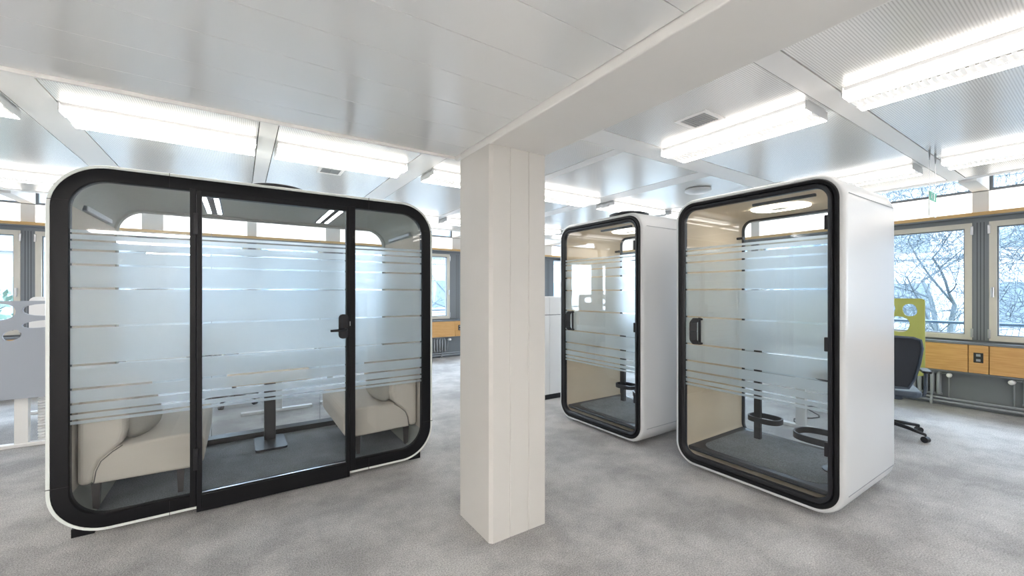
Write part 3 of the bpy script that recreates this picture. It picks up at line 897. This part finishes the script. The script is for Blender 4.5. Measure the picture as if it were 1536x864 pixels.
# cable guide by the left desk
m = MB()
for i in range(24): m.lathe([(.022, 0), (.028, .008), (.028, .014), (.022, .022)], (0, 0, .02+i*.028), 10)
o = m.build('cable_guide', 'deskw', auto=40); o.location = (-1.595, 5.86, 0); tag(o, 'white ribbed cable guide standing at the left desk leg', 'cable guide')
m = MB(); m.tube([(0,0,.70), (0,0,.25), (.01,0,.2), (.05,0,.15), (.12,0,.13)], .024, 10)
o = m.build('cable_guide', 'deskw', smooth=True); o.location = (-1.50, 5.98, 0); tag(o, 'white curved cable sleeve hanging under the left desk', 'cable guide')
m = MB(); m.tube([(5.09+.1*i, 2.0+.10*math.sin(i*.9)+.02*i, .008) for i in range(12)], .006, 6)
tag(m.build('cable', 'cable', smooth=True), 'black cable lying on the carpet behind the nearer phone booth', 'cable')

def make_chair():
    r = thing('office_chair', '', 'office chair')      # faces +X
    m = MB(); m.lathe([(.04,.06),(.05,.09),(.045,.13),(.03,.14)], (0,0,0), 16); m.build('hub', 'black2', r, auto=50)
    for k in range(5):
        a = 2*PI*k/5+.3; c, s = math.cos(a), math.sin(a)
        m = MB(); m.tube([(.03*c,.03*s,.115), (.17*c,.17*s,.10), (.31*c,.31*s,.075)], [.022,.019,.013], 8); lg = m.build('leg', 'black2', r, smooth=True)
        m = MB(); m.tube([(.31*c-.022*s,.31*s+.022*c,.03), (.31*c+.022*s,.31*s-.022*c,.03)], .03, 14); m.tube([(.31*c,.31*s,.05),(.31*c,.31*s,.08)], .008, 6); m.build('caster', 'black2', lg, auto=50)
    m = MB(); m.tube([(0,0,.13),(0,0,.40)], .024, 12); m.build('gas_lift', 'black2', r, auto=50)
    m = MB(); m.prism(rrect(-.13, .13, -.10, .10, .03, 4), .375, .42, 'xy'); m.build('mechanism', 'chairb', r, bevel=.01)
    m = MB(); m.prism(rrect(-.22, .26, -.23, .23, .09, 6), .42, .485, 'xy'); m.build('seat', 'chairb', r, bevel=.022, seg=3)
    # back: mesh panel in a tapered frame, leaning backwards
    def bk(y, h): return (-.235-.10*h-.03*math.cos(y*6)*.5, y, .52+.50*h)
    pts = []
    for y, h in ((-.12,0),(-.16,.2),(-.19,.5),(-.205,.8),(-.19,.96),(-.14,1.0),(0,1.01),(.14,1.0),(.19,.96),(.205,.8),(.19,.5),(.16,.2),(.12,0),(0,-.01)): pts.append(bk(y, h))
    m = MB(); m.tube(pts, .012, 8, closed=True); m.build('back_frame', 'chairb', r, smooth=True)
    m = MB(); N = 8; vs = []
    for i in range(N+1):
        h = i/N; wdt = .115+.09*math.sin(min(1, h*1.3)*PI/2)
        if h > .95: wdt = .16
        for j in range(7): vs.append(bk(-wdt+2*wdt*j/6, h))
    fs = [(i*7+j, i*7+j+1, (i+1)*7+j+1, (i+1)*7+j) for i in range(N) for j in range(6)]
    m.add(vs, fs); m.build('backrest', 'mesh', r, smooth=True)
    m = MB(); m.tube([(-.05,0,.39),(-.22,0,.40),(-.27,0,.46),(-.26,0,.56),(-.29,0,.75)], [.022,.022,.02,.018,.012], 8); m.build('back_support', 'chairb', r, smooth=True)
    for s in (-1, 1):
        m = MB(); m.tube([(-.06, s*.20, .41), (-.05, s*.26, .43), (-.04, s*.27, .50), (-.04, s*.27, .66)], .014, 8); ar = m.build('armrest', 'chairb', r, smooth=True)
        m = MB(); m.prism(rrect(-.15, .11, s*.27-.035, s*.27+.035, .03, 4), .66, .685, 'xy'); m.build('arm_pad', 'black2', ar, bevel=.006)
    return r
ch1 = make_chair(); ch1.location = (5.62, 1.40, 0); ch1.rotation_euler = (0, 0, .35)
ch1['label'] = 'dark blue-grey office chair on casters beside the green desk screen'; ch1['group'] = 'office chairs'
dup(ch1, (-.05, 6.52, 0), .2, 'dark office chair seen behind the meeting booth door glass')
dup(ch1, (-2.45, 6.12, 0), .1, 'dark office chair behind the light grey screen at the left edge')
dup(ch1, (5.3, 3.3, 0), -1.9, 'dark office chair behind the gap between the two phone booths')

# white cabinet
cb = thing('cabinet', 'tall white cabinet with dark plinth between column and farther phone booth', 'cabinet', (3.5, 4.37, 0))
MB().box(-.6, .6, .004, .43, .07, 1.395).build('carcass', 'deskw', cb, bevel=.003)
MB().box(-.59, .59, .02, .42, 0, .07).build('plinth', 'charcoal', cb)
for a, b in ((-.598, -.002), (.002, .598)):
    dd = MB().box(a, b, -.014, .004, .075, 1.145).build('door', 'deskw', cb, bevel=.002)
    MB().box(a, b, -.014, .004, 1.153, 1.39).build('drawer', 'deskw', cb, bevel=.002)
MB().box(-.6, .6, -.004, .0039, 1.1455, 1.1525).build('shadow_gap', 'charcoal', cb)

# hanging exit sign
sg = thing('hanging_sign', 'small clear acrylic exit sign with green band hanging from ceiling on two wires', 'sign', (5.235, 1.0, 0))
MB().box(-.115, .115, -.003, .003, 2.14, 2.37).build('sign_plate', 'acryl', sg)
MB().box(-.115, .115, -.0045, -.003, 2.28, 2.355).build('green_band', 'green', sg)
m = MB()
# running figure, door and arrow in white
m.lathe([(.001, 0), (.009, .0), (.009, .001), (.001, .001)], (0, 0, 0), 10); m.v = [(x-.04, -.0052+z, 2.342+y) for x, y, z in m.v]
for a, b, w in (((-.04,2.33),(-.05,2.312),.006), ((-.05,2.312),(-.035,2.302),.005), ((-.035,2.302),(-.038,2.288),.004), ((-.05,2.312),(-.068,2.30),.005), ((-.04,2.328),(-.022,2.32),.003), ((-.042,2.328),(-.06,2.324),.003)):
    A, B = Vector((a[0], 0, a[1])), Vector((b[0], 0, b[1])); t = (B-A).normalized(); nn = Vector((-t.z, 0, t.x))*w
    m.add([(*(p),) for p in [Vector((v.x, -.0052, v.z)) for v in (A-nn, A+nn, B+nn, B-nn)]], [(0,1,2,3)])
m.box(.02, .055, -.0055, -.0045, 2.288, 2.348)
m.build('pictogram', 'white', sg)
for x in (-.10, .10):
    MB().tube([(x, 0, 2.37), (x, 0, ZC)], .0018, 6).build('wire', 'steel', sg)
    MB().tube([(x, 0, ZC-.09), (x, 0, ZC-.002)], [.004, .009], 8).build('wire_anchor', 'rad', sg)

# ------------------------------------------------------------------ outside
GZ = -3.5
o = MB().box(-40, 60, -30, 60, GZ-.2, GZ).build('ground', 'ground'); o.name = 'ground'; struct(o)
def building(name_label, loc, rz, Wb, Hb, Db, m_, nx, nz, balcony=False):
    r = thing('building', name_label, 'building', loc, rz)
    MB().box(-Wb/2, Wb/2, 0, Db, 0, Hb).build('facade', m_, r)
    MB().box(-Wb/2-.2, Wb/2+.2, -.3, Db, Hb, Hb+.3).build('roof', 'build2', r)
    for i in range(nx):
        for j in range(nz):
            x = -Wb/2+(i+.5)*Wb/nx; z = (j+.5)*Hb/nz; w = Wb/nx*.30; h = Hb/nz*.28
            MB().box(x-w, x+w, -.06, 0, z-h, z+h).build('window', 'bwin', r)
    for j in range(nz):
        z = (j+.12)*Hb/nz
        MB().box(-Wb/2, Wb/2, -(.9 if balcony else .12), 0, z, z+.15).build('balcony' if balcony else 'cornice', 'build2', r)
building('pale building outside the right-hand windows behind bare branches', (24, 4, GZ), -PI/2, 26, 12, 5, 'build', 8, 4)
building('white building outside the far windows seen left of the meeting booth', (-4, 27, GZ), 0, 18, 9.5, 5, 'build', 6, 3, True)
building('grey building outside the far windows seen between booth and column', (15, 26, GZ), 0, 16, 13, 5, 'build', 5, 4)
o = MB(); o.tube([(XW+.8, -5, 1.03), (XW+.8, 9.5, 1.03)], .022, 8); o.tube([(-7, YW+.8, 1.03), (9, YW+.8, 1.03)], .018, 8)
trim(o, 'rail', smooth=True)

def tree(label, base, height, seed, spread=.55, levels=6, r0=.14, lean=(0,0,0)):
    rnd = random.Random(seed)
    tr = thing('bare_tree', label, 'tree', base)
    big = MB(); sm = MB()
    def grow(p, d, L, r, lv):
        pts = [p]; rs = [r]; n = 4
        for i in range(n):
            d = (d+Vector((rnd.uniform(-1,1), rnd.uniform(-1,1), rnd.uniform(-.6,.8)))*.16).normalized()
            p = p+d*L/n; pts.append(p); rs.append(max(.005, r*(1-.4*(i+1)/n)))
        (big if r > .02 else sm).tube(pts, rs, 6 if r > .02 else 3, cap=False)
        if lv == 0: return
        k = 3 if lv > 1 else 4
        for i in range(k):
            a = rnd.uniform(0, 2*PI); ax = d.orthogonal().normalized(); ax.rotate(Matrix.Rotation(a, 3, d))
            nd = (d*(1-spread*.55)+ax*spread*rnd.uniform(.7,1.3)+Vector((0,0,.04))).normalized()
            q = pts[-1] if i == 0 else pts[rnd.randint(1, n)]
            grow(q, nd, L*rnd.uniform(.62,.86), rs[-1]*rnd.uniform(.6,.85), lv-1)
    grow(Vector((0,0,0)), (Vector((0,0,1))+Vector(lean)).normalized(), height*.36, r0, levels)
    big.build('trunk', 'tree', tr, smooth=True); sm.build('twigs', 'twig', tr)
tree('bare tree outside the right-hand windows with a forked trunk', (15.2, 2.2, GZ), 9.5, 3, .75, 8, .17)
tree('second bare tree outside the right-hand windows near the picture edge', (14.0, -3.2, GZ), 9, 5, .8, 8, .16, (0,.35,0))
tree('bare tree seen through the clear glass of the nearer phone booth', (15.0, 8.2, GZ), 9, 11, .75, 6, .15)
tree('bare tree outside the far windows beyond the phone booths', (7.6, 16.0, GZ), 8.5, 21, .7, 6, .14)
def bush(label, loc, s, seed):
    rnd = random.Random(seed); m = MB(); vs = []; fs = []
    for i in range(2600):
        a = rnd.uniform(0, 2*PI); ph = math.acos(rnd.uniform(-.3, 1)); R = rnd.uniform(.6, 1)**.5
        R *= 1+.15*math.sin(a*3+seed)+.1*math.cos(ph*5)
        c = Vector((s[0]*R*math.sin(ph)*math.cos(a), s[1]*R*math.sin(ph)*math.sin(a), s[2]*(R*math.cos(ph)+.9)))
        u = Vector((rnd.uniform(-1,1), rnd.uniform(-1,1), rnd.uniform(-1,1))).normalized(); v = u.orthogonal().normalized(); w = .10
        b = len(vs); vs += [c-u*w, c+v*w*.5, c+u*w, c-v*w*.5]; fs.append((b, b+1, b+2, b+3))
    r = thing('evergreen_tree', label, 'tree', loc)
    m.add(vs, fs); m.build('foliage', 'leaf', r)
    MB().tube([(0,0,0), (0,0,s[2]*1.2)], .1, 8).build('trunk', 'tree', r, smooth=True)
bush('green leafy tree outside the leftmost window', (-4.6, 13.6, GZ), (1.6, 1.6, 2.5), 2)

# ------------------------------------------------------------------ world, sky fill lamp, camera
w = D.worlds.new('sky'); bpy.context.scene.world = w; w.use_nodes = True
nt = w.node_tree; bg = nt.nodes['Background']
tc = nt.nodes.new('ShaderNodeTexCoord'); sp = nt.nodes.new('ShaderNodeSeparateXYZ'); nt.links.new(tc.outputs['Generated'], sp.inputs[0])
rp = nt.nodes.new('ShaderNodeValToRGB'); rp.color_ramp.elements[0].position = 0; rp.color_ramp.elements[1].position = .5
rp.color_ramp.elements[0].color = (.80,.90,1,1); rp.color_ramp.elements[1].color = (.62,.80,1,1)
nt.links.new(sp.outputs['Z'], rp.inputs['Fac']); nt.links.new(rp.outputs['Color'], bg.inputs['Color'])
bg.inputs['Strength'].default_value = 4.6

sl = D.lights.new('sky_fill', 'SUN'); sl.energy = 2.6; sl.angle = math.radians(55); sl.color = (.72, .86, 1)  # soft bluish lamp added as skylight fill to brighten the floor by the windows
so = D.objects.new('sky_fill', sl); COL.objects.link(so)
so.rotation_euler = Vector((-1, -.9, -.62)).to_track_quat('-Z', 'Y').to_euler()
cam = D.cameras.new('camera'); co = D.objects.new('camera', cam); COL.objects.link(co)
cam.sensor_width = 36; cam.lens = 617.5/1536*36; cam.clip_start = .05; cam.clip_end = 200
cam.shift_y = 7/1536
co.location = (0, 0, 1.45)
co.rotation_euler = (PI/2, 0, -math.atan2(.5531, .8331))
sc = bpy.context.scene; sc.camera = co
sc.view_settings.view_transform = 'Standard'; sc.view_settings.look = 'None'
sc.view_settings.exposure = 1.82; sc.view_settings.gamma = 1.0
c = sc.cycles
c.max_bounces = 14; c.diffuse_bounces = 5; c.glossy_bounces = 4; c.transmission_bounces = 12; c.transparent_max_bounces = 24
c.use_denoising = True; c.sample_clamp_indirect = 8; c.caustics_reflective = False; c.caustics_refractive = True
